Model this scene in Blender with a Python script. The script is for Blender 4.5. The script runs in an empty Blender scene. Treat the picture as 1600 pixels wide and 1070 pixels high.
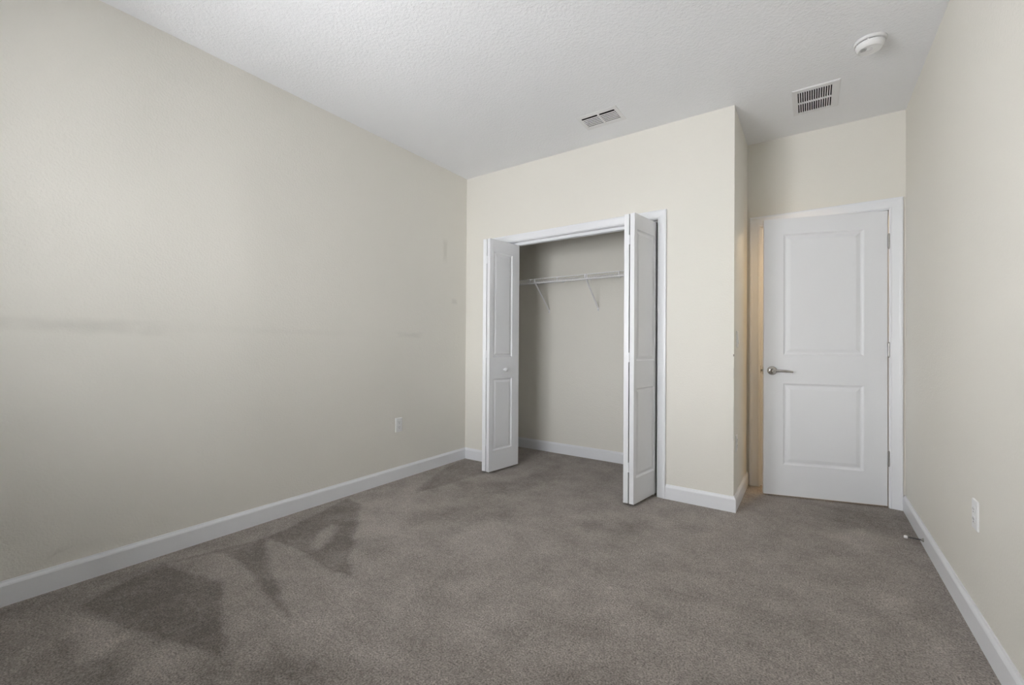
import bpy, bmesh, math, random
import numpy as np
from mathutils import Vector, Matrix

SC = bpy.context.scene
COL = SC.collection
random.seed(7)

# ------------------------------------------------------------------ camera
F_PX, CY = 675.39, 534.7
YAW, PITCH, ROLL = 0.604766, 0.006885, 0.006586
CAM = Vector((2.79255, -3.24032, 1.10795))
fwd = Vector((-math.sin(YAW), math.cos(YAW), 0)); rgt = Vector((math.cos(YAW), math.sin(YAW), 0)); up = Vector((0, 0, 1))
fwd, up = fwd*math.cos(PITCH) + up*math.sin(PITCH), up*math.cos(PITCH) - fwd*math.sin(PITCH)
rgt, up = rgt*math.cos(ROLL) + up*math.sin(ROLL), up*math.cos(ROLL) - rgt*math.sin(ROLL)
cd = bpy.data.cameras.new('camera'); cam = bpy.data.objects.new('camera', cd); COL.objects.link(cam)
cam.matrix_world = Matrix(((rgt.x, up.x, -fwd.x, CAM.x), (rgt.y, up.y, -fwd.y, CAM.y), (rgt.z, up.z, -fwd.z, CAM.z), (0, 0, 0, 1)))
cd.sensor_fit = 'HORIZONTAL'; cd.sensor_width = 36.0; cd.lens = F_PX/1600*36.0
cd.shift_y = (CY - 535.0)/1600; cd.clip_start = 0.02
SC.camera = cam

# ------------------------------------------------------------------ world, lights, exposure
vs = SC.view_settings
vs.view_transform = 'Standard'; vs.look = 'None'; vs.gamma = 1.0; vs.use_curve_mapping = False
vs.exposure = 0.12
wd = bpy.data.worlds.new('world'); SC.world = wd; wd.use_nodes = True
wn = wd.node_tree.nodes; wl = wd.node_tree.links
sky = wn.new('ShaderNodeTexSky'); sky.sky_type = 'NISHITA'; sky.sun_disc = False; sky.sun_elevation = math.radians(40)
wl.new(sky.outputs[0], wn['Background'].inputs[0]); wn['Background'].inputs[1].default_value = 0.06

def area(name, loc, target, sx, sy, power, color):
    l = bpy.data.lights.new(name, 'AREA'); l.shape = 'RECTANGLE'; l.size = sx; l.size_y = sy
    l.energy = power; l.color = color
    o = bpy.data.objects.new(name, l); COL.objects.link(o); o.location = loc
    o.rotation_euler = (Vector(target) - Vector(loc)).to_track_quat('-Z', 'Y').to_euler()
    return o
# daylight: unseen area lights standing in for outdoors, facing the rear window (behind the camera)
# patches added and weighted to fit the room's brightness; radiance per patch
for px0, px1, pz0, pz1, rad in ((-2.5, 0.0, -0.5, 3.0, 0.160), (0.0, 3.2, -0.5, 3.0, 0.100), (-2.5, 3.2, -3.0, -0.5, 0.095), (-6.0, -2.5, -3.0, 2.0, 0.060), (6.0, 10.0, -3.0, 1.2, 0.075)):
    pc = ((px0+px1)/2, -6.7, (pz0+pz1)/2)
    area('window_daylight', pc, (pc[0], 0, pc[2]), px1-px0, pz1-pz0, rad*500*(px1-px0)*(pz1-pz0), (0.978, 0.985, 1.0))
# warm hall lamp beyond the entry door
hl = bpy.data.lights.new('hall_lamp', 'POINT'); hl.energy = 30; hl.color = (1.0, 0.72, 0.42); hl.shadow_soft_size = 0.12
ho = bpy.data.objects.new('hall_lamp', hl); COL.objects.link(ho); ho.location = (2.75, 1.55, 2.35)

# ------------------------------------------------------------------ room measures (metres)
H = 2.74            # ceiling
W1 = 2.368          # outer corner of the closet bump
D2 = 0.714          # entry wall / closet back
W = 3.326           # right wall
REAR = -3.70
TH = 0.114
OX0, OX1, OZ = 0.337, 1.857, 2.046      # closet opening
EX0, EX1, EZ = 2.463, 3.238, 2.067      # entry opening (jamb faces)
BB = 0.015

# ------------------------------------------------------------------ materials
def nodes(m):
    m.use_nodes = True
    return m.node_tree.nodes, m.node_tree.links
def mat(name, col, rough=0.5, metal=0.0, spec=0.5):
    m = bpy.data.materials.new(name); n, l = nodes(m); b = n['Principled BSDF']
    b.inputs['Base Color'].default_value = (*col, 1); b.inputs['Roughness'].default_value = rough
    b.inputs['Metallic'].default_value = metal; b.inputs['Specular IOR Level'].default_value = spec
    return m
def add_bump(m, specs, dist):
    """specs: list of (scale, weight, detail, kind)"""
    n, l = nodes(m); b = n['Principled BSDF']
    geo = n.new('ShaderNodeNewGeometry'); acc = None
    for sc, wt, det in specs:
        t = n.new('ShaderNodeTexNoise'); t.inputs['Scale'].default_value = sc; t.inputs['Detail'].default_value = det
        l.new(geo.outputs['Position'], t.inputs['Vector'])
        mu = n.new('ShaderNodeMath'); mu.operation = 'MULTIPLY'; mu.inputs[1].default_value = wt
        l.new(t.outputs['Fac'], mu.inputs[0])
        if acc is None: acc = mu
        else:
            ad = n.new('ShaderNodeMath'); ad.operation = 'ADD'
            l.new(acc.outputs[0], ad.inputs[0]); l.new(mu.outputs[0], ad.inputs[1]); acc = ad
    bp = n.new('ShaderNodeBump'); bp.inputs['Distance'].default_value = dist; bp.inputs['Strength'].default_value = 1.0
    l.new(acc.outputs[0], bp.inputs['Height']); l.new(bp.outputs[0], b.inputs['Normal'])
    return acc

CREAM = (0.818, 0.796, 0.734)
def wall_mat(name, stains=()):
    """cream orange-peel paint; stains = (axis, centre, half size, softness, colour, strength)"""
    m = mat(name, CREAM, 0.62, 0, 0.35); add_bump(m, [(95, 1.0, 2.0), (28, 0.5, 1.0)], 0.0014)
    n, l = nodes(m); b = n['Principled BSDF']
    if not stains: return m
    geo = n.new('ShaderNodeNewGeometry'); sep = n.new('ShaderNodeSeparateXYZ'); l.new(geo.outputs['Position'], sep.inputs[0])
    nz = n.new('ShaderNodeTexNoise'); nz.inputs['Scale'].default_value = 9; nz.inputs['Detail'].default_value = 4
    l.new(geo.outputs['Position'], nz.inputs['Vector'])
    col = None
    def mth(op, a, b_=None, c=None):
        q = n.new('ShaderNodeMath'); q.operation = op
        for i, v in enumerate((a, b_, c)):
            if v is None: continue
            if isinstance(v, (int, float)): q.inputs[i].default_value = v
            else: l.new(v, q.inputs[i])
        return q.outputs[0]
    for (yc, yh, zc, zh, soft, scol, st, *xw) in stains:
        dy = mth('DIVIDE', mth('ABSOLUTE', mth('SUBTRACT', sep.outputs['Y'], yc)), yh)
        dz = mth('DIVIDE', mth('ABSOLUTE', mth('SUBTRACT', sep.outputs['Z'], zc)), zh)
        d = mth('MAXIMUM', dy, dz)
        if xw: d = mth('MAXIMUM', d, mth('DIVIDE', mth('ABSOLUTE', mth('SUBTRACT', sep.outputs['X'], xw[0])), xw[1]))
        d = mth('ADD', d, mth('MULTIPLY', mth('SUBTRACT', nz.outputs['Fac'], 0.5), 1.1))
        mr = n.new('ShaderNodeMapRange'); mr.inputs['From Min'].default_value = 1.0; mr.inputs['From Max'].default_value = 1.0 - soft
        mr.inputs['To Min'].default_value = 0; mr.inputs['To Max'].default_value = st; mr.interpolation_type = 'SMOOTHSTEP'
        l.new(d, mr.inputs['Value'])
        mx = n.new('ShaderNodeMix'); mx.data_type = 'RGBA'
        l.new(mr.outputs[0], mx.inputs['Factor'])
        if col is None: mx.inputs['A'].default_value = (*CREAM, 1)
        else: l.new(col, mx.inputs['A'])
        mx.inputs['B'].default_value = (*scol, 1); col = mx.outputs['Result']
    l.new(col, b.inputs['Base Color'])
    return m
GREY = (0.42, 0.41, 0.37)
M_WALL = wall_mat('cream_wall_paint')
M_WALL_L = wall_mat('cream_wall_paint_rubbed', [
    (-2.75, 0.46, 1.185, 0.050, 1.1, GREY, 0.24), (-1.75, 0.85, 1.188, 0.030, 1.1, GREY, 0.06), (-0.72, 0.17, 1.190, 0.030, 1.1, GREY, 0.20),
    (-0.30, 0.035, 1.98, 0.13, 0.8, (0.62, 0.60, 0.53), 0.4), (-0.17, 0.05, 1.52, 0.03, 0.8, GREY, 0.2)])
CHIP = (0.10, 0.085, 0.07)
M_WALL_C = wall_mat('cream_wall_paint_chipped_corner', [(0.0, 0.006, 1.050, 0.010, 0.4, CHIP, 0.9, W1, 0.006), (0.0, 0.005, 0.93, 0.05, 0.5, CHIP, 0.35, W1, 0.004), (0.0, 0.005, 0.60, 0.16, 0.5, CHIP, 0.3, W1, 0.004)])
M_CEIL = mat('white_ceiling_texture', (0.90, 0.908, 0.930), 0.85, 0, 0.2); add_bump(M_CEIL, [(75, 1.0, 2.5), (170, 0.3, 2.0)], 0.0030)
M_WHITE = mat('white_semigloss_paint', (0.86, 0.872, 0.90), 0.35, 0, 0.4); add_bump(M_WHITE, [(60, 1.0, 1.0)], 0.0003)
M_DOOR = mat('white_door_paint', (0.85, 0.862, 0.888), 0.40, 0, 0.4); add_bump(M_DOOR, [(70, 1.0, 1.0)], 0.0003)
M_PLAS = mat('white_plastic', (0.86, 0.86, 0.86), 0.3, 0, 0.5)
M_VENT = mat('white_vent_enamel', (0.82, 0.82, 0.83), 0.4, 0, 0.4)
M_WIRE = mat('white_coated_wire', (0.91, 0.91, 0.93), 0.35, 0, 0.5)
M_DARK = mat('duct_black', (0.02, 0.02, 0.02), 0.8, 0, 0.1)
M_SLOT = mat('slot_dark', (0.06, 0.055, 0.05), 0.6, 0, 0.2)
M_NICK = mat('satin_nickel', (0.52, 0.51, 0.49), 0.24, 1.0)
M_STEEL = mat('dull_steel', (0.45, 0.44, 0.43), 0.35, 1.0)
M_DKST = mat('dark_steel', (0.12, 0.12, 0.12), 0.4, 0.7)
M_RUB = mat('white_rubber', (0.88, 0.87, 0.85), 0.5)
M_LABEL = mat('grey_vent_print', (0.5, 0.5, 0.5), 0.6)
M_GLASS = bpy.data.materials.new('window_glass'); n, l = nodes(M_GLASS); n.clear()
o_ = n.new('ShaderNodeOutputMaterial'); t_ = n.new('ShaderNodeBsdfTransparent'); g_ = n.new('ShaderNodeBsdfGlossy'); x_ = n.new('ShaderNodeMixShader')
g_.inputs['Roughness'].default_value = 0.02; x_.inputs[0].default_value = 0.06
l.new(t_.outputs[0], x_.inputs[1]); l.new(g_.outputs[0], x_.inputs[2]); l.new(x_.outputs[0], o_.inputs[0])

# carpet: two tones of cut pile mixed by the lay of the nap (mesh attribute "nap") with fibre speckle
M_CARP = mat('taupe_cut_pile_carpet', (0.3, 0.27, 0.25), 1.0, 0, 0.05)
n, l = nodes(M_CARP); b = n['Principled BSDF']
b.inputs['Sheen Weight'].default_value = 0.15; b.inputs['Sheen Roughness'].default_value = 0.6
geo = n.new('ShaderNodeNewGeometry'); at = n.new('ShaderNodeAttribute'); at.attribute_name = 'nap'
def nz(scale, det, rough=0.5):
    t = n.new('ShaderNodeTexNoise'); t.inputs['Scale'].default_value = scale; t.inputs['Detail'].default_value = det; t.inputs['Roughness'].default_value = rough
    l.new(geo.outputs['Position'], t.inputs['Vector']); return t.outputs['Fac']
def mm(op, a, c):
    q = n.new('ShaderNodeMath'); q.operation = op
    for i, v in enumerate((a, c)):
        if isinstance(v, (int, float)): q.inputs[i].default_value = v
        else: l.new(v, q.inputs[i])
    return q.outputs[0]
f1 = nz(150, 4, 0.75); f2 = nz(42, 3, 0.6); f3 = nz(5.5, 5, 0.6)
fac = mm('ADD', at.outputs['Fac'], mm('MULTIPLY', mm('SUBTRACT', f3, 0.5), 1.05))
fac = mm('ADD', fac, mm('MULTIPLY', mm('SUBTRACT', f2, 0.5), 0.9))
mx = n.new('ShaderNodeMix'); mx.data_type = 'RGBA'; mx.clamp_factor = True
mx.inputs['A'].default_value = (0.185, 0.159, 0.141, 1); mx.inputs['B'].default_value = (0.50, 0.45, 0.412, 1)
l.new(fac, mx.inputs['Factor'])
cr = n.new('ShaderNodeMapRange'); cr.inputs['From Min'].default_value = 0.3; cr.inputs['From Max'].default_value = 0.7
cr.inputs['To Min'].default_value = 0.22; cr.inputs['To Max'].default_value = 1.72
l.new(f1, cr.inputs['Value'])
ml = n.new('ShaderNodeMix'); ml.data_type = 'RGBA'; ml.blend_type = 'MULTIPLY'; ml.inputs['Factor'].default_value = 1.0
l.new(mx.outputs['Result'], ml.inputs['A']); l.new(cr.outputs[0], ml.inputs['B']); l.new(ml.outputs['Result'], b.inputs['Base Color'])
bp = n.new('ShaderNodeBump'); bp.inputs['Distance'].default_value = 0.006; bp.inputs['Strength'].default_value = 0.8
hh = mm('ADD', f1, mm('MULTIPLY', f2, 0.8)); l.new(hh, bp.inputs['Height']); l.new(bp.outputs[0], b.inputs['Normal'])

# ------------------------------------------------------------------ mesh helpers
def box(bm, x0, x1, y0, y1, z0, z1):
    v = [bm.verts.new(c) for c in ((x0,y0,z0),(x1,y0,z0),(x1,y1,z0),(x0,y1,z0),(x0,y0,z1),(x1,y0,z1),(x1,y1,z1),(x0,y1,z1))]
    for f in ((3,2,1,0),(4,5,6,7),(0,1,5,4),(1,2,6,5),(2,3,7,6),(3,0,4,7)): bm.faces.new([v[i] for i in f])
def hexa(bm, pts):
    v = [bm.verts.new(c) for c in pts]
    for f in ((3,2,1,0),(4,5,6,7),(0,1,5,4),(1,2,6,5),(2,3,7,6),(3,0,4,7)): bm.faces.new([v[i] for i in f])
def tube(bm, a, b_, r, seg=8, r2=None):
    a, b_ = Vector(a), Vector(b_); d = (b_-a).normalized(); u = d.orthogonal().normalized(); w = d.cross(u)
    r2 = r if r2 is None else r2
    A = []; B = []
    for i in range(seg):
        t = 2*math.pi*i/seg; q = u*math.cos(t) + w*math.sin(t)
        A.append(bm.verts.new(a+q*r)); B.append(bm.verts.new(b_+q*r2))
    for i in range(seg):
        j = (i+1) % seg; bm.faces.new((A[i], A[j], B[j], B[i]))
    bm.faces.new(A[::-1]); bm.faces.new(B)
def lathe(bm, prof, origin, axis, seg=32):
    """prof: (radius, height along axis)"""
    o = Vector(origin); d = Vector(axis).normalized(); u = d.orthogonal().normalized(); w = d.cross(u)
    rings = []
    for r, h in prof:
        if r < 1e-6: rings.append([bm.verts.new(o+d*h)])
        else: rings.append([bm.verts.new(o+d*h+(u*math.cos(2*math.pi*i/seg)+w*math.sin(2*math.pi*i/seg))*r) for i in range(seg)])
    for A, B in zip(rings, rings[1:]):
        for i in range(seg):
            j = (i+1) % seg
            if len(A) == 1 and len(B) == 1: continue
            if len(A) == 1: bm.faces.new((A[0], B[j], B[i]))
            elif len(B) == 1: bm.faces.new((A[i], A[j], B[0]))
            else: bm.faces.new((A[i], A[j], B[j], B[i]))
def prism(bm, poly, a, b_, ua, ub, smooth=False):
    """poly of (p,q) in the plane spanned by ua, ub, extruded from a to b_"""
    a, b_, ua, ub = Vector(a), Vector(b_), Vector(ua), Vector(ub)
    A = [bm.verts.new(a+ua*p+ub*q) for p, q in poly]; B = [bm.verts.new(b_+ua*p+ub*q) for p, q in poly]
    k = len(poly)
    for i in range(k):
        j = (i+1) % k; bm.faces.new((A[i], A[j], B[j], B[i]))
    bm.faces.new(A[::-1]); bm.faces.new(B)
def obj(name, bm, m, parent=None, bevel=0, smooth=None, seg=2):
    bmesh.ops.recalc_face_normals(bm, faces=bm.faces[:])
    me = bpy.data.meshes.new(name); bm.to_mesh(me); bm.free(); me.materials.append(m)
    o = bpy.data.objects.new(name, me); COL.objects.link(o)
    if parent: o.parent = parent
    if smooth:
        for p in me.polygons: p.use_smooth = True
        me.set_sharp_from_angle(angle=math.radians(smooth))
    if bevel:
        md = o.modifiers.new('bevel', 'BEVEL'); md.width = bevel; md.segments = seg; md.limit_method = 'ANGLE'; md.angle_limit = math.radians(35)
    return o
def BM(): return bmesh.new()
def struct(name, bm, m, parent=None, **k):
    o = obj(name, bm, m, parent, **k)
    if parent is None: o['kind'] = 'structure'
    return o
def thing(name, label, cat, loc=(0,0,0), rotz=0, group=None):
    o = bpy.data.objects.new(name, None); COL.objects.link(o); o.location = loc; o.rotation_euler = (0, 0, rotz)
    o.empty_display_size = 0.1; o['label'] = label; o['category'] = cat
    if group: o['group'] = group
    return o

# ------------------------------------------------------------------ shell
def pix_floor(u, v):
    d = fwd*F_PX + rgt*(u-800) - up*(v-CY); t = -CAM.z/d.z
    p = CAM + d*t; return (p.x, p.y)
def crop2(pts): return [pix_floor(x/2, y/2+690) for x, y in pts]
def crop3(pts): return [pix_floor(x/1.86+700, y/1.86+720) for x, y in pts]
# lay of the pile left by the vacuum and by feet, outlined on the floor
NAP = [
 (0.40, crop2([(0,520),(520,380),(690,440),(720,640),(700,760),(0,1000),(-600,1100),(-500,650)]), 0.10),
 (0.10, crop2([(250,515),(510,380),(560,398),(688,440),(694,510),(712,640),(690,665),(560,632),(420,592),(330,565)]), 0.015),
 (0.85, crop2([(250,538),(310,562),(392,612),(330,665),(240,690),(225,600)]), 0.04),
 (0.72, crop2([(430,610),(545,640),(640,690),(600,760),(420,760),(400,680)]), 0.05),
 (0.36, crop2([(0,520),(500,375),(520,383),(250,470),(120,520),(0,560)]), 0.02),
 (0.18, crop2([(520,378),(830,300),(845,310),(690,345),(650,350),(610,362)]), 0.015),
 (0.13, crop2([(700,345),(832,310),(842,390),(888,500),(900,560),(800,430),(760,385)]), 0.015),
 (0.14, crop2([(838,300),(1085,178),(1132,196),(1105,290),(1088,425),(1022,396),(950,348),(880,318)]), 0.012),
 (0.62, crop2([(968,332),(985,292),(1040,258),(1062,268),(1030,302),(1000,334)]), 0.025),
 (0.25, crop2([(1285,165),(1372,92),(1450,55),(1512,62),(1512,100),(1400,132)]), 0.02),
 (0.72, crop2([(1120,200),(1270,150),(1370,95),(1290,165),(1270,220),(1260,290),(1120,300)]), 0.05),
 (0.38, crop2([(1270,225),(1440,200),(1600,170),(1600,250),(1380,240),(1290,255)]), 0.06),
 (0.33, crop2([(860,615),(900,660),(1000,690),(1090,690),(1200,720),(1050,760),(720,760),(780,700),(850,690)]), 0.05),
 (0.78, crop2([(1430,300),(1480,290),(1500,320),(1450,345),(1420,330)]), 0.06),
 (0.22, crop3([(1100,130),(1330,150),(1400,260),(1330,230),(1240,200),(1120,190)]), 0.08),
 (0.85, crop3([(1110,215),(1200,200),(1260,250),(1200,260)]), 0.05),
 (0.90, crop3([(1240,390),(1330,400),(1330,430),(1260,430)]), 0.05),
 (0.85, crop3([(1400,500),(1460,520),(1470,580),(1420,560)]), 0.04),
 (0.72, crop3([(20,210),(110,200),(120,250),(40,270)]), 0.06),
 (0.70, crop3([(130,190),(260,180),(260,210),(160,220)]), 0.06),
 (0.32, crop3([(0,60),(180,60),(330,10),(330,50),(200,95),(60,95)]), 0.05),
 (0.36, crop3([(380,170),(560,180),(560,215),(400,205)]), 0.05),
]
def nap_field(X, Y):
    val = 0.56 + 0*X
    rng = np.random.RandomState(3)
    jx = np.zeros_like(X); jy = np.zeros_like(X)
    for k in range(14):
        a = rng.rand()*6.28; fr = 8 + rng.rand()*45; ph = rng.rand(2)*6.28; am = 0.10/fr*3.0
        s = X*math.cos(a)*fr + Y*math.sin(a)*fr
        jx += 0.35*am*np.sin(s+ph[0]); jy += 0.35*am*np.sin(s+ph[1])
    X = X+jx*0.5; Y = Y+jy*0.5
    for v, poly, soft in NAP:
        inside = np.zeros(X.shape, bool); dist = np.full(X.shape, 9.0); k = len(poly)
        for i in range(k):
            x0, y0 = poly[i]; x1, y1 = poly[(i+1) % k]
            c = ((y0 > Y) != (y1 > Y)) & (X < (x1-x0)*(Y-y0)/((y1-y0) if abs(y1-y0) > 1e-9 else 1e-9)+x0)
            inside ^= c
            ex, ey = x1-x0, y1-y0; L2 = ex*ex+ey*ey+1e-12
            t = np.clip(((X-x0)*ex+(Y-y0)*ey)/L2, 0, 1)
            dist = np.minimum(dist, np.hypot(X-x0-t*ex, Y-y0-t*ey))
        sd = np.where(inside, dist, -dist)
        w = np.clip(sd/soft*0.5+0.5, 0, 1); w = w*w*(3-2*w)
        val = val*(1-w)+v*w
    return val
def build_floor():
    x0, x1, y0, y1 = -0.1, 4.3, REAR-0.1, 2.1
    st = 0.014; nx = int((x1-x0)/st)+1; ny = int((y1-y0)/st)+1
    xs = np.linspace(x0, x1, nx); ys = np.linspace(y0, y1, ny)
    X, Y = np.meshgrid(xs, ys); X = X.ravel(); Y = Y.ravel()
    nap = nap_field(X, Y)
    rng = np.random.RandomState(1)
    verts = np.stack([X, Y, np.zeros_like(X)], 1)
    i = np.arange(nx*ny).reshape(ny, nx)
    q = np.stack([i[:-1,:-1].ravel(), i[:-1,1:].ravel(), i[1:,1:].ravel(), i[1:,:-1].ravel()], 1)
    nb = len(verts)
    low = [(x0,y0,-0.08),(x1,y0,-0.08),(x1,y1,-0.08),(x0,y1,-0.08)]
    c = [int(i[0,0]), int(i[0,-1]), int(i[-1,-1]), int(i[-1,0])]
    V = verts.tolist()+low
    Fc = q.tolist()+[[nb+3,nb+2,nb+1,nb]]
    Fc += [[nb, nb+1]+[int(k) for k in i[0,::-1]], [nb+1, nb+2]+[int(k) for k in i[::-1,-1]], [nb+2, nb+3]+[int(k) for k in i[-1,:]], [nb+3, nb]+[int(k) for k in i[:,0]]]
    me = bpy.data.meshes.new('floor'); me.from_pydata(V, [], Fc); me.update()
    a = me.attributes.new('nap', 'FLOAT', 'POINT'); a.data.foreach_set('value', np.concatenate([nap, np.full(4, 0.5)]).astype(np.float32))
    me.materials.append(M_CARP)
    o = bpy.data.objects.new('floor', me); COL.objects.link(o); o['kind'] = 'structure'
build_floor()

V1 = (1.402, 1.702, -0.447, -0.232, 1.428, 1.676, -0.412, -0.268)     # supply vent: outer and inner rectangle
V2 = (2.690, 2.942, 0.030, 0.388, 2.717, 2.903, 0.066, 0.356)         # return grille
bm = BM(); xs_ = [-0.1, V1[4], V1[5], V2[4], V2[5], 4.3]; ys_ = [REAR-0.1, V1[6], V1[7], V2[6], V2[7], 2.1]
for i in range(5):
    for j in range(5):
        if (i, j) in ((1, 1), (3, 3)): continue
        box(bm, xs_[i], xs_[i+1], ys_[j], ys_[j+1], H, H+0.1)
struct('ceiling', bm, M_CEIL)
bm = BM(); box(bm, -0.1, 0, REAR-0.1, D2+TH, 0, H); struct('wall_left', bm, M_WALL_L)
bm = BM(); box(bm, W, W+TH, REAR-0.1, D2+TH, 0, H); struct('wall_right', bm, M_WALL)
bm = BM(); box(bm, 0, OX0, 0, TH, 0, H); box(bm, OX1, W1, 0, TH, 0, H); box(bm, OX0, OX1, 0, TH, OZ+0.018, H); struct('wall_closet_front', bm, M_WALL_C)
bm = BM(); box(bm, W1-TH, W1, TH, D2, 0, H); struct('wall_closet_side', bm, M_WALL)
bm = BM(); box(bm, 0, W1-TH, D2, D2+TH, 0, H); struct('wall_closet_back', bm, M_WALL)
bm = BM(); box(bm, W1-TH, EX0-0.018, D2, D2+TH, 0, H); box(bm, EX1+0.018, W, D2, D2+TH, 0, H); box(bm, EX0-0.018, EX1+0.018, D2, D2+TH, EZ+0.018, H); struct('wall_entry', bm, M_WALL)
# hall beyond the entry door
bm = BM(); box(bm, 1.9, 4.2, 2.0, 2.1, 0, H); struct('wall_hall_back', bm, M_WALL)
bm = BM(); box(bm, 1.8, 1.9, D2+TH, 2.1, 0, H); struct('wall_hall_left', bm, M_WALL)
bm = BM(); box(bm, 4.2, 4.3, D2+TH, 2.1, 0, H); box(bm, W+TH, 4.3, D2, D2+TH, 0, H); struct('wall_hall_right', bm, M_WALL)
# rear wall with the window that lights the room
WX0, WX1, WZ0, WZ1 = 0.50, 1.90, 0.80, 2.14
bm = BM(); box(bm, 0, WX0, REAR-0.1, REAR, 0, H); box(bm, WX1, W, REAR-0.1, REAR, 0, H)
box(bm, WX0, WX1, REAR-0.1, REAR, 0, WZ0); box(bm, WX0, WX1, REAR-0.1, REAR, WZ1, H); struct('wall_rear', bm, M_WALL)
bm = BM(); fw = 0.045; yA, yB = REAR-0.085, REAR-0.045
box(bm, WX0, WX0+fw, yA, yB, WZ0, WZ1); box(bm, WX1-fw, WX1, yA, yB, WZ0, WZ1)
box(bm, WX0+fw, WX1-fw, yA, yB, WZ0, WZ0+fw); box(bm, WX0+fw, WX1-fw, yA, yB, WZ1-fw, WZ1)
xm = (WX0+WX1)/2; zm = (WZ0+WZ1)/2
box(bm, xm-0.025, xm+0.025, yA, yB, WZ0+fw, WZ1-fw); box(bm, WX0+fw, xm-0.025, yA, yB, zm-0.02, zm+0.02); box(bm, xm+0.025, WX1-fw, yA, yB, zm-0.02, zm+0.02)
win = struct('window_1', bm, M_WHITE)
bm = BM(); box(bm, WX0+fw-0.005, WX1-fw+0.005, REAR-0.068, REAR-0.063, WZ0+fw-0.005, WZ1-fw+0.005); obj('pane', bm, M_GLASS, win)
bm = BM(); box(bm, WX0-0.04, WX1+0.04, REAR-0.045, REAR+0.03, WZ0-0.02, WZ0); obj('window_sill', bm, M_WHITE, win)

# baseboards: flat board with a chamfered, lipped top
BP = [(0,0),(BB,0),(BB,0.085),(0.0125,0.0915),(0.007,0.0985),(0.005,0.104),(0,0.104)]
def baseboard(name, a, b_, out, ma=0, mb=0):
    """from a to b_ (x,y); out = direction into the room; ma/mb = +1 outside mitre, -1 inside mitre at the ends"""
    a = Vector((*a, 0)); b_ = Vector((*b_, 0)); o = Vector((*out, 0)); d = (b_-a).normalized(); bm = BM()
    A = [bm.verts.new(a+o*p+Vector((0,0,q))-d*(ma*p)) for p, q in BP]; B = [bm.verts.new(b_+o*p+Vector((0,0,q))+d*(mb*p)) for p, q in BP]
    k = len(BP)
    for i in range(k):
        j = (i+1) % k; bm.faces.new((A[i], A[j], B[j], B[i]))
    bm.faces.new(A[::-1]); bm.faces.new(B)
    return struct(name, bm, M_WHITE)
CW = 0.062
baseboard('baseboard_left', (0, REAR), (0, 0), (1, 0), -1, -1)
baseboard('baseboard_closet_front_left', (0, 0), (OX0-0.005-CW, 0), (0, -1), -1, 0)
baseboard('baseboard_closet_front_right', (OX1+0.005+CW, 0), (W1, 0), (0, -1), 0, 1)
baseboard('baseboard_closet_side', (W1, 0), (W1, D2), (1, 0), 1, 0)
baseboard('baseboard_right', (W, D2), (W, REAR), (-1, 0), 0, -1)
baseboard('baseboard_rear', (W, REAR), (0, REAR), (0, 1), -1, -1)
baseboard('baseboard_closet_back', (0, D2), (W1-TH, D2), (0, -1), -1, -1)
baseboard('baseboard_closet_left', (0, TH), (0, D2), (1, 0), 0, -1)
baseboard('baseboard_closet_right', (W1-TH, D2), (W1-TH, TH), (-1, 0), -1, 0)

# door casings: mitred three-sided moulding + jamb boards
def casing(bm, x0, x1, zt, y, w, side=-1):
    prof = [(0,0),(0,0.008),(0.006,0.011),(0.012,0.0095),(0.020,0.0105),(w-0.022,0.0145),(w-0.014,0.017),(w-0.004,0.017),(w,0.014),(w,0)]
    rings = []
    for kx, kz, X, Z in ((-1,0,x0,0.0),(-1,1,x0,zt),(1,1,x1,zt),(1,0,x1,0.0)):
        rings.append([bm.verts.new((X+kx*p, y+side*q, Z+kz*p)) for p, q in prof])
    k = len(prof)
    for A, B in zip(rings, rings[1:]):
        for i in range(k):
            j = (i+1) % k; bm.faces.new((A[i], A[j], B[j], B[i]))
    bm.faces.new(rings[0]); bm.faces.new(rings[-1][::-1])
bm = BM(); casing(bm, OX0-0.005, OX1+0.005, OZ+0.003, 0, CW); t1 = struct('trim_1', bm, M_WHITE)
bm = BM(); box(bm, OX0-0.012, OX0, 0, TH, 0, OZ); box(bm, OX1, OX1+0.012, 0, TH, 0, OZ); box(bm, OX0-0.012, OX1+0.012, 0, TH, OZ, OZ+0.018)
obj('jamb', bm, M_WHITE, t1)
bm = BM(); casing(bm, EX0-0.006, EX1+0.004, EZ+0.006, D2, 0.070); t2 = struct('trim_2', bm, M_WHITE)
bm = BM(); box(bm, EX0-0.018, EX0, D2, D2+TH, 0, EZ); box(bm, EX1, EX1+0.018, D2, D2+TH, 0, EZ); box(bm, EX0-0.018, EX1+0.018, D2, D2+TH, EZ, EZ+0.018)
ys0, ys1 = D2+0.038, D2+0.072
box(bm, EX0, EX0+0.011, ys0, ys1, 0, EZ-0.011); box(bm, EX1-0.011, EX1, ys0, ys1, 0, EZ-0.011); box(bm, EX0, EX1, ys0, ys1, EZ-0.011, EZ)
obj('jamb', bm, M_WHITE, t2)
bm = BM(); casing(bm, EX0-0.006, EX1+0.004, EZ+0.006, D2+TH, 0.070, 1); obj('hall_casing', bm, M_WHITE, t2)
bm = BM(); box(bm, EX0-0.0005, EX0+0.0015, D2+0.008, D2+0.034, 0.90, 0.96); obj('strike_plate', bm, M_NICK, t2)

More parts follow.
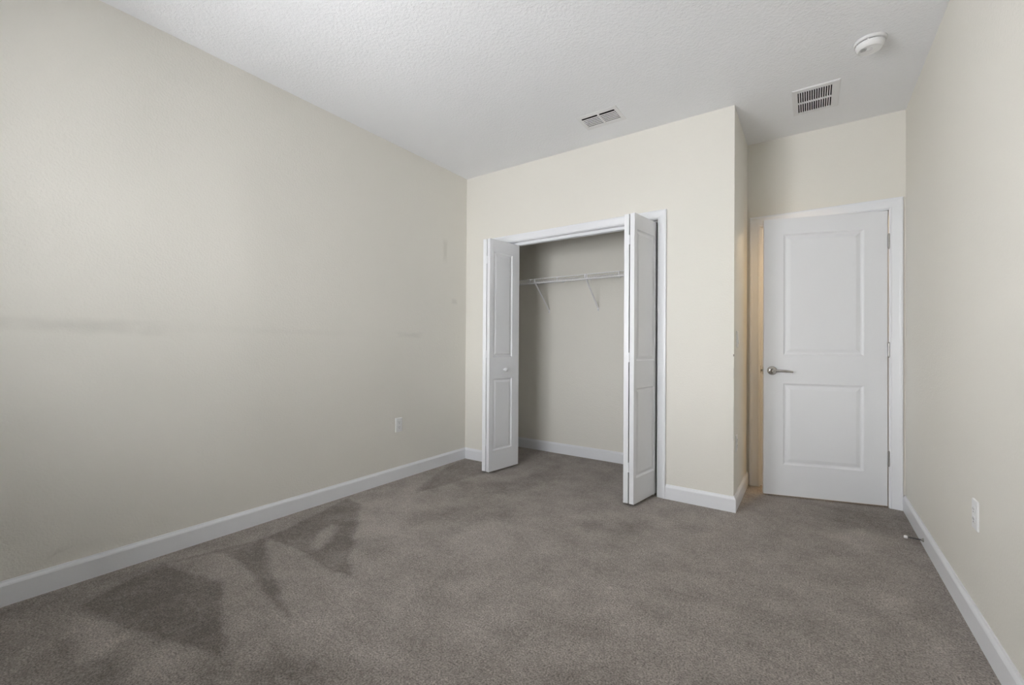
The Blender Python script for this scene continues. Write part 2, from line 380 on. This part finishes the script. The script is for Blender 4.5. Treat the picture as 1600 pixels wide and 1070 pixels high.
# ------------------------------------------------------------------ doors
def panel_leaf(L, T, z0, z1, px0, px1, panels, ring):
    """slab from x=0..L, y=-T/2..T/2 with moulded panels on both faces; ring = list of (inset, depth)"""
    bm = BM(); 
    for s in (-1, 1):
        y = s*T/2
        zs = [z0]+[z for p in panels for z in p]+[z1]
        def quad(x0, x1, za, zb):
            bm.faces.new([bm.verts.new(c) for c in ((x0,y,za),(x1,y,za),(x1,y,zb),(x0,y,zb))])
        quad(0, px0, z0, z1); quad(px1, L, z0, z1)
        for i in range(0, len(zs), 2): quad(px0, px1, zs[i], zs[i+1])
        for za, zb in panels:
            prev = None
            for ins, dep in ring:
                yy = y - s*dep
                cur = [bm.verts.new(c) for c in ((px0+ins,yy,za+ins),(px1-ins,yy,za+ins),(px1-ins,yy,zb-ins),(px0+ins,yy,zb-ins))]
                if prev:
                    for i in range(4):
                        j = (i+1) % 4; bm.faces.new((prev[i], prev[j], cur[j], cur[i]))
                prev = cur
            bm.faces.new(prev)
    for x in (0, L): bm.faces.new([bm.verts.new(c) for c in ((x,-T/2,z0),(x,T/2,z0),(x,T/2,z1),(x,-T/2,z1))])
    for z in (z0, z1): bm.faces.new([bm.verts.new(c) for c in ((0,-T/2,z),(L,-T/2,z),(L,T/2,z),(0,T/2,z))])
    bmesh.ops.remove_doubles(bm, verts=bm.verts[:], dist=1e-5)
    return bm
LEAF_L, LEAF_T = 0.375, 0.034
RING_S = [(0,0),(0.007,0.0080),(0.013,0.0090),(0.031,0.0025),(0.035,0.002)]
RING_D = [(0,0),(0.009,0.0075),(0.018,0.0090),(0.040,0.003),(0.046,0.002)]
def place(o, p0, p1):
    o.location = (p0[0], p0[1], 0); o.rotation_euler = (0, 0, math.atan2(p1[1]-p0[1], p1[0]-p0[0]))
def bifold(label, apex_piv, end_piv, apex_lead, end_lead, pan, mirror):
    """each leaf is given by its centre line from the folded apex to its far end"""
    t = thing('closet_bifold', label, 'door', (apex_piv[0], apex_piv[1], 0), 0, 'bifold doors of the closet'); t['kind'] = 'thing'
    base = Vector((apex_piv[0], apex_piv[1], 0))
    leaves = []
    for a, e in ((apex_piv, end_piv), (apex_lead, end_lead)):
        o = obj('door_leaf', panel_leaf(LEAF_L, LEAF_T, 0.021, 2.026, pan[0], pan[1], [(0.197,0.815),(1.005,1.918)], RING_S), M_DOOR, t, bevel=0.0018)
        o.location = Vector((a[0], a[1], 0))-base; o.rotation_euler = (0, 0, math.atan2(e[1]-a[1], e[0]-a[0]))
        leaves.append(o)
    # three hinges across the gap at the apex
    gx = (apex_piv[0]+apex_lead[0])/2-base.x; gy = min(apex_piv[1], apex_lead[1])-base.y
    gap = abs(apex_lead[0]-apex_piv[0])
    for z in (1.845, 1.03, 0.27):
        bm = BM(); tube(bm, (gx, gy+0.004, z-0.033), (gx, gy+0.004, z+0.033), 0.0052, 10)
        box(bm, gx-gap/2+LEAF_T/2-0.003, gx+gap/2-LEAF_T/2+0.003, gy+0.004, gy+0.030, z-0.033, z+0.033)
        obj('hinge', bm, M_WHITE, t, smooth=40)
    # knob on the lead leaf, at about a third of its width
    d = (Vector((*end_lead, 0))-Vector((*apex_lead, 0))).normalized(); nrm = Vector((d.y, -d.x, 0))*mirror
    k0 = Vector((*apex_lead, 0))+d*0.180+nrm*(LEAF_T/2)-base+Vector((0,0,0.893))
    bm = BM(); lathe(bm, [(0,-0.001),(0.011,-0.001),(0.011,0.003),(0.008,0.007),(0.0085,0.012),(0.015,0.017),(0.0185,0.024),(0.0175,0.031),(0.011,0.036),(0,0.0375)], k0, nrm, 24)
    obj('knob', bm, M_WHITE, t, smooth=40)
    # guide and pivot pins that hang the leaves from the track
    for e in (end_piv, end_lead):
        bm = BM(); p = Vector((*e, 0))-base; q = -(Vector((*e,0))-Vector((*(apex_piv if e is end_piv else apex_lead),0))).normalized()*0.03
        tube(bm, p+q+Vector((0,0,2.01)), p+q+Vector((0,0,2.033)), 0.005, 10); obj('track_pin', bm, M_WHITE, t)
    bm = BM(); p = Vector((*end_piv, 0))-base; q = (Vector((*apex_piv,0))-Vector((*end_piv,0))).normalized()*0.03
    tube(bm, p+q+Vector((0,0,0.0)), p+q+Vector((0,0,0.03)), 0.005, 10); obj('floor_pin', bm, M_WHITE, t)
    return t
def far(a, e):
    d = (Vector(e)-Vector(a)).normalized(); return tuple(Vector(a)+d*LEAF_L)
# left pair: outer (pivot) leaf then the knob leaf
aP, aL = (0.4705, -0.300), (0.5115, -0.302)
bifold('white folded bifold closet door with a round knob, nearest the left wall', aP, far(aP, (0.362, 0.055)), aL, far(aL, (0.568, 0.07)), (0.047, 0.282), 1)
aP, aL = (1.779, -0.323), (1.7385, -0.321)
bifold('white folded bifold closet door with no knob in view, beside the outer wall corner', aP, far(aP, (1.8385, 0.05)), aL, far(aL, (1.690, 0.05)), (0.036, 0.312), -1)
# track under the head jamb
bm = BM(); box(bm, OX0+0.004, OX1-0.004, 0.036, 0.040, OZ-0.024, OZ); box(bm, OX0+0.004, OX1-0.004, 0.070, 0.074, OZ-0.024, OZ); box(bm, OX0+0.004, OX1-0.004, 0.040, 0.070, OZ-0.004, OZ)
box(bm, OX0+0.004, OX1-0.004, 0.040, 0.048, OZ-0.024, OZ-0.021); box(bm, OX0+0.004, OX1-0.004, 0.062, 0.070, OZ-0.024, OZ-0.021)
tr = obj('bifold_track', bm, M_WHITE); tr['label'] = 'thin white metal track along the top of the open closet'; tr['category'] = 'track'

# entry door, ajar: swings on the right jamb
HX, HY = 3.2355, 0.7135
ang = math.atan2(0.505-HY, 2.50-HX)              # direction from hinge to the free edge
door = bpy.data.objects.new('door_1', None); COL.objects.link(door); door.location = (HX, HY, 0); door.rotation_euler = (0, 0, ang); door['kind'] = 'structure'
door['label'] = 'white two panel entry door standing ajar with lever handle'; door['category'] = 'door'
DL, DT = 0.760, 0.035
# local x runs from hinge to free edge; the room face is local y>0 because the direction points to -X
bm = panel_leaf(DL, DT, 0.012, 2.062, 0.138, 0.630, [(0.240,0.838),(1.050,1.942)], RING_D)
bmesh.ops.translate(bm, verts=bm.verts[:], vec=(0.003, -DT/2, 0))
slab = obj('door_slab', bm, M_DOOR, door, bevel=0.0018)
def lever(side, y):
    u = 0.003+DL-0.056; z = 0.932
    bm = BM(); lathe(bm, [(0,0),(0.033,0),(0.033,0.004),(0.029,0.009),(0.018,0.011),(0.0145,0.013),(0.0125,0.030),(0.0125,0.042),(0.0135,0.046),(0.0135,0.058),(0.011,0.062),(0,0.063)], (u, y, z), (0, side, 0), 32)
    h = obj('door_handle', bm, M_NICK, door, smooth=35)
    bm = BM(); pts = []
    N = 12
    for i in range(N+1):
        s = i/N; x = u-0.005-0.118*s; yy = y+side*(0.052+0.004*math.sin(s*3.1)); zz = z+0.003*math.sin(s*math.pi)-0.004*s
        pts.append((Vector((x, yy, zz)), 0.0105-0.004*s, 0.0055-0.002*s))
    rings = []
    for c, hz, hy in pts:
        rings.append([bm.verts.new(c+Vector((0, hy*math.cos(2*math.pi*k/12), hz*math.sin(2*math.pi*k/12)))) for k in range(12)])
    for A, B in zip(rings, rings[1:]):
        for k in range(12):
            j = (k+1) % 12; bm.faces.new((A[k], A[j], B[j], B[k]))
    bm.faces.new(rings[0]); bm.faces.new(rings[-1][::-1])
    obj('lever', bm, M_NICK, h, smooth=40)
    bm = BM(); lathe(bm, [(0,0.0625),(0.004,0.0625),(0.004,0.0645),(0,0.0645)], (u, y, z), (0, side, 0), 12); obj('lock_button', bm, M_STEEL, h)
lever(1, 0.0); lever(-1, -DT)
bm = BM(); xe = 0.003+DL; box(bm, xe-0.001, xe+0.0012, -DT/2-0.0125, -DT/2+0.0125, 0.932-0.028, 0.932+0.028); lp = obj('latch_plate', bm, M_NICK, door)
bm = BM(); prism(bm, [(-0.008,0),(0.008,0),(0.008,0.004),(-0.008,0.012)], (xe+0.001, -DT/2, 0.932-0.008), (xe+0.001, -DT/2, 0.932+0.008), (0,1,0), (1,0,0)); obj('latch_bolt', bm, M_NICK, lp)
for z in (1.848, 1.094, 0.340):
    bm = BM()
    for k in range(5): tube(bm, (-0.001, 0.006, z-0.048+k*0.0193), (-0.001, 0.006, z-0.048+k*0.0193+0.0183), 0.0062, 14)
    tube(bm, (-0.001, 0.006, z-0.050), (-0.001, 0.006, z+0.050), 0.0045, 12)
    lathe(bm, [(0,-0.0545),(0.004,-0.0535),(0.0055,-0.050),(0.0045,-0.048)], (-0.001, 0.006, z), (0,0,1), 12); lathe(bm, [(0.0045,0.048),(0.0055,0.050),(0.004,0.0535),(0,0.0545)], (-0.001, 0.006, z), (0,0,1), 12)
    h = obj('hinge', bm, M_STEEL, door, smooth=40)
    bm = BM(); box(bm, 0.0012, 0.0030, -0.033, 0.002, z-0.048, z+0.048); obj('hinge_leaf', bm, M_STEEL, h)

# ------------------------------------------------------------------ closet wire shelf
SX0, SX1, SYF, SYB, SZ = 0.006, W1-TH-0.006, 0.410, D2-0.006, 1.765
sh = thing('wire_shelf', 'white wire shelf with angled braces on the closet back wall', 'shelf', (0, D2, SZ))
def loc_(bm): bmesh.ops.translate(bm, verts=bm.verts[:], vec=(0, -D2, -SZ)); return bm
bm = BM()
k = 0; x = SX0+0.012
while x < SX1: tube(bm, (x, SYF, SZ+0.003), (x, SYB, SZ+0.003), 0.0014, 6); x += 0.0254
obj('shelf_deck', loc_(bm), M_WIRE, sh, smooth=60)
for y, z, r in ((SYF, SZ, 0.0038), (SYF, SZ-0.040, 0.0058), ((SYF+SYB)/2, SZ-0.001, 0.0026), (SYB, SZ, 0.0026)):
    bm = BM(); tube(bm, (SX0, y, z), (SX1, y, z), r, 10); obj('rail', loc_(bm), M_WIRE, sh, smooth=60)
x = 0.177
while x < SX1-0.02:
    bm = BM(); tube(bm, (x, SYF-0.001, SZ+0.002), (x, SYF-0.001, SZ-0.042), 0.0048, 10); obj('lip_post', loc_(bm), M_WIRE, sh, smooth=60); x += 0.3075
for x in (0.533, 1.083, 1.64, 2.16):
    bm = BM(); a = Vector((x, SYF+0.004, SZ-0.026)); c = Vector((x, D2-0.007, 1.474)); d = (c-a).normalized(); nn = Vector((0, -d.z, d.y))
    # pressed-metal channel tapering to the foot
    prism(bm, [(-0.0055,0.0),(0.0055,0.0),(0.0055,0.006),(0.004,0.006),(0.004,0.0015),(-0.004,0.0015),(-0.004,0.006),(-0.0055,0.006)], a, c, (1,0,0), nn)
    br = obj('support_brace', loc_(bm), M_WIRE, sh)
    bm = BM(); box(bm, x-0.007, x+0.007, D2-0.006, D2, 1.448, 1.486); obj('brace_foot', loc_(bm), M_WIRE, br, bevel=0.001)
    bm = BM(); tube(bm, (x, D2-0.009, 1.459), (x, D2-0.005, 1.459), 0.004, 10); obj('screw', loc_(bm), M_STEEL, br)
    bm = BM(); box(bm, x-0.006, x+0.006, SYF-0.005, SYF+0.010, SZ-0.033, SZ+0.005); obj('brace_hook', loc_(bm), M_WIRE, br, bevel=0.001)
x = 0.10
while x < SX1:
    bm = BM(); box(bm, x-0.008, x+0.008, D2-0.010, D2, SZ-0.010, SZ+0.012); obj('wall_clip', loc_(bm), M_PLAS, sh, bevel=0.001); x += 0.30

# ------------------------------------------------------------------ ceiling fittings
def flange(bm, x0, x1, y0, y1, ix0, ix1, iy0, iy1, zc, drop):
    """frame with a sloped outer edge"""
    A = [(x0,y0),(x1,y0),(x1,y1),(x0,y1)]; e = 0.010
    rings = [[(x,y,zc) for x,y in A],
             [(x0+e*0.3,y0+e*0.3,zc-drop*0.7),(x1-e*0.3,y0+e*0.3,zc-drop*0.7),(x1-e*0.3,y1-e*0.3,zc-drop*0.7),(x0+e*0.3,y1-e*0.3,zc-drop*0.7)],
             [(x0+e,y0+e,zc-drop),(x1-e,y0+e,zc-drop),(x1-e,y1-e,zc-drop),(x0+e,y1-e,zc-drop)],
             [(ix0,iy0,zc-drop),(ix1,iy0,zc-drop),(ix1,iy1,zc-drop),(ix0,iy1,zc-drop)],
             [(ix0,iy0,zc),(ix1,iy0,zc),(ix1,iy1,zc),(ix0,iy1,zc)]]
    R = [[bm.verts.new(c) for c in r] for r in rings]
    for P, Q in zip(R, R[1:]+R[:1]):
        for i in range(4):
            j = (i+1) % 4; bm.faces.new((P[i], P[j], Q[j], Q[i]))
def duct_box():
    bm = BM(); a, b_, c, d, z0, z1 = ix0+0.0005, ix1-0.0005, iy0+0.0005, iy1-0.0005, H-0.001, H+0.095
    t = 0.002
    box(bm, a, a+t, c, d, z0, z1); box(bm, b_-t, b_, c, d, z0, z1); box(bm, a+t, b_-t, c, c+t, z0, z1); box(bm, a+t, b_-t, d-t, d, z0, z1); box(bm, a+t, b_-t, c+t, d-t, z1-t, z1)
    return bm
# supply register in front of the closet: two columns of curved louvres
x0, x1, y0, y1, ix0, ix1, iy0, iy1 = V1; zc = H
v1 = thing('ceiling_vent', 'small white ceiling vent with two columns of louvers, above the closet', 'vent', ((x0+x1)/2, (y0+y1)/2, H))
def lv(bm, o=v1): bmesh.ops.translate(bm, verts=bm.verts[:], vec=-o.location); return bm
bm = BM(); flange(bm, x0, x1, y0, y1, ix0, ix1, iy0, iy1, zc, 0.0045); obj('frame', lv(bm), M_VENT, v1)
bm = duct_box(); obj('duct', lv(bm), M_DARK, v1)
xm = (ix0+ix1)/2+0.006
bm = BM(); box(bm, xm-0.006, xm+0.006, iy0, iy1, zc-0.008, zc-0.002); obj('mullion', lv(bm), M_VENT, v1)
NS = 6; stp = (iy1-iy0)/NS
for cx0, cx1 in ((ix0+0.002, xm-0.006), (xm+0.006, ix1-0.002)):
    for i in range(NS):
        yb = iy0+0.018+(i+0.5)*(iy1-iy0-0.015)/NS; bm = BM()
        pts = [(-0.0036,-0.0015),(-0.0012,-0.0034),(0.0014,-0.0047),(0.0038,-0.0052),(0.0038,-0.0045),(0.0016,-0.0040),(-0.0009,-0.0027),(-0.0031,-0.0009)]
        prism(bm, pts, (cx0, yb, zc), (cx1, yb, zc), (0,1,0), (0,0,1)); obj('louver', lv(bm), M_VENT, v1, smooth=50)
# return grille in the entry alcove
x0, x1, y0, y1, ix0, ix1, iy0, iy1 = V2
v2 = thing('return_grille', 'larger white ceiling grille with dark slots near the entry door', 'vent', ((x0+x1)/2, (y0+y1)/2, H))
bm = BM(); flange(bm, x0, x1, y0, y1, ix0, ix1, iy0, iy1, zc, 0.008); obj('frame', lv(bm, v2), M_VENT, v2)
bm = duct_box(); obj('duct', lv(bm, v2), M_DARK, v2)
ymid = (iy0+iy1)/2+0.006
bm = BM(); box(bm, ix0, ix1, ymid-0.007, ymid+0.007, zc-0.008, zc-0.002); obj('mullion', lv(bm, v2), M_VENT, v2)
NF = 15; stp = (ix1-ix0)/NF
for i in range(NF+1):
    xf = ix0+stp*i
    bm = BM(); box(bm, max(ix0, xf-0.0028), min(ix1, xf+0.0028), iy0, iy1, zc-0.0075, zc+0.006); obj('fin', lv(bm, v2), M_VENT, v2)

# smoke detector
sd = thing('smoke_detector', 'round white smoke detector on the ceiling by the right wall', 'smoke detector', (3.050, -0.280, H))
bm = BM(); lathe(bm, [(0,0),(0.069,0),(0.071,-0.004),(0.070,-0.011),(0.065,-0.015),(0,-0.015)], (0,0,0), (0,0,1), 48); obj('base_plate', bm, M_PLAS, sd, smooth=35)
bm = BM(); lathe(bm, [(0,-0.014),(0.056,-0.014),(0.056,-0.021),(0,-0.021)], (0,0,0), (0,0,1), 48); obj('vent_gap', bm, M_SLOT, sd, smooth=35)
bm = BM(); lathe(bm, [(0,-0.020),(0.0625,-0.020),(0.0640,-0.024),(0.062,-0.034),(0.056,-0.044),(0.049,-0.0485),(0.046,-0.0475),(0.028,-0.0505),(0,-0.051)], (0,0,0), (0,0,1), 48); hs = obj('housing', bm, M_PLAS, sd, smooth=35)
bm = BM(); lathe(bm, [(0,-0.050),(0.014,-0.050),(0.014,-0.0535),(0.010,-0.055),(0,-0.0553)], (-0.005,-0.012,0), (0,0,1), 24); obj('test_button', bm, M_VENT, hs, smooth=35)
for i in range(5):
    bm = BM(); box(bm, -0.040+i*0.005, -0.0375+i*0.005, -0.030, -0.006, -0.0525, -0.0490); obj('sound_slot', bm, M_LABEL, hs)
for i in range(6):
    a = i*math.pi/3+0.3; bm = BM(); box(bm, 0.052, 0.062, -0.0022, 0.0022, -0.0205, -0.0142); bmesh.ops.rotate(bm, verts=bm.verts[:], cent=(0,0,0), matrix=Matrix.Rotation(a, 3, 'Z')); obj('gap_rib', bm, M_PLAS, sd)

# ------------------------------------------------------------------ wall plates
def rrect(w, h, r, k=4):
    pts = []
    for cx, cy, a0 in ((w/2-r,h/2-r,0),(-w/2+r,h/2-r,90),(-w/2+r,-h/2+r,180),(w/2-r,-h/2+r,270)):
        for i in range(k+1):
            a = math.radians(a0+90*i/k); pts.append((cx+r*math.cos(a), cy+r*math.sin(a)))
    return pts
def plate_mesh(w, h, t):
    bm = BM(); rings = []
    for ins, d in ((0,0),(0,t*0.45),(0.0022,t*0.85),(0.006,t)):
        rings.append([bm.verts.new((p, -d, q)) for p, q in rrect(w-2*ins, h-2*ins, 0.004)])
    for A, B in zip(rings, rings[1:]):
        for i in range(len(A)):
            j = (i+1) % len(A); bm.faces.new((A[i], A[j], B[j], B[i]))
    bm.faces.new(rings[0]); bm.faces.new(rings[-1][::-1]); return bm
def outlet(label, loc, rotz):
    """local -y faces the room"""
    t = thing('wall_outlet', label, 'outlet', loc, rotz, 'wall outlets')
    obj('plate', plate_mesh(0.071, 0.116, 0.006), M_PLAS, t)
    for z in (0.0195, -0.0195):
        bm = BM(); pts = [(math.copysign(min(abs(0.0172*math.cos(a)*1.02), 0.0172), math.cos(a)), max(-0.0140, min(0.0140, 0.0180*math.sin(a)))+z) for a in [2*math.pi*i/32 for i in range(32)]]
        prism(bm, pts, (0,-0.0050,0), (0,-0.0082,0), (1,0,0), (0,0,1)); r = obj('receptacle', bm, M_PLAS, t)
        for xx, hh in ((-0.0064,0.0045),(0.0064,0.0037)):
            bm = BM(); box(bm, xx-0.0011, xx+0.0011, -0.0085, -0.0075, z+0.003-hh, z+0.003+hh); obj('slot', bm, M_SLOT, r)
        bm = BM(); tube(bm, (0,-0.0075,z-0.0085), (0,-0.0085,z-0.0085), 0.0025, 12); obj('ground_hole', bm, M_SLOT, r)
    bm = BM(); lathe(bm, [(0,0.005),(0.0034,0.005),(0.003,0.0068),(0,0.0072)], (0,0,0), (0,-1,0), 12); obj('screw', bm, M_PLAS, t)
    return t
outlet('white wall outlet low on the left wall', (0, -0.835, 0.447), math.pi/2)
outlet('white wall outlet low on the right wall', (W, -0.812, 0.457), -math.pi/2)
outlet('white wall outlet on the narrow closet side wall, seen almost edge-on below the switch', (W1, 0.118, 0.440), math.pi/2)
sw = thing('light_switch', 'white light switch on the narrow closet side wall facing the entry door', 'light switch', (W1, 0.150, 1.160), math.pi/2)
obj('plate', plate_mesh(0.071, 0.116, 0.006), M_PLAS, sw)
bm = BM(); prism(bm, [(-0.0165,-0.033),(0.0165,-0.033),(0.0165,0.033),(-0.0165,0.033)], (0,-0.0055,0), (0,-0.0075,0), (1,0,0), (0,0,1)); obj('bezel', bm, M_PLAS, sw)
bm = BM(); prism(bm, [(0.0065,-0.031),(0.0115,-0.031),(0.0085,0.0),(0.0065,0.031)][::1], (-0.015,0,0), (0.015,0,0), (0,-1,0), (0,0,1)); obj('rocker', bm, M_PLAS, sw)
for z in (0.048, -0.048):
    bm = BM(); lathe(bm, [(0,0.005),(0.0034,0.005),(0.003,0.0066),(0,0.007)], (0,0,z), (0,-1,0), 12); obj('screw', bm, M_PLAS, sw)

# ------------------------------------------------------------------ door stop on the right baseboard
dx, dy, dz = W-BB, 0.052, 0.038
ds = thing('doorstop', 'thin metal door stop with white tip on the right baseboard', 'door stop', (dx, dy, dz))
bm = BM(); lathe(bm, [(0,0),(0.011,0),(0.011,0.002),(0.007,0.006),(0.0045,0.011),(0,0.011)], (0,0,0), (-1,0,0), 20); obj('base', bm, M_STEEL, ds, smooth=40)
bm = BM(); tube(bm, (-0.006,0,0), (-0.070,0,0), 0.0036, 12); obj('rod', bm, M_DKST, ds, smooth=40)
bm = BM(); lathe(bm, [(0,0.066),(0.0075,0.066),(0.009,0.069),(0.009,0.078),(0.007,0.082),(0,0.083)], (0,0,0), (-1,0,0), 20); obj('rubber_tip', bm, M_RUB, ds, smooth=40)
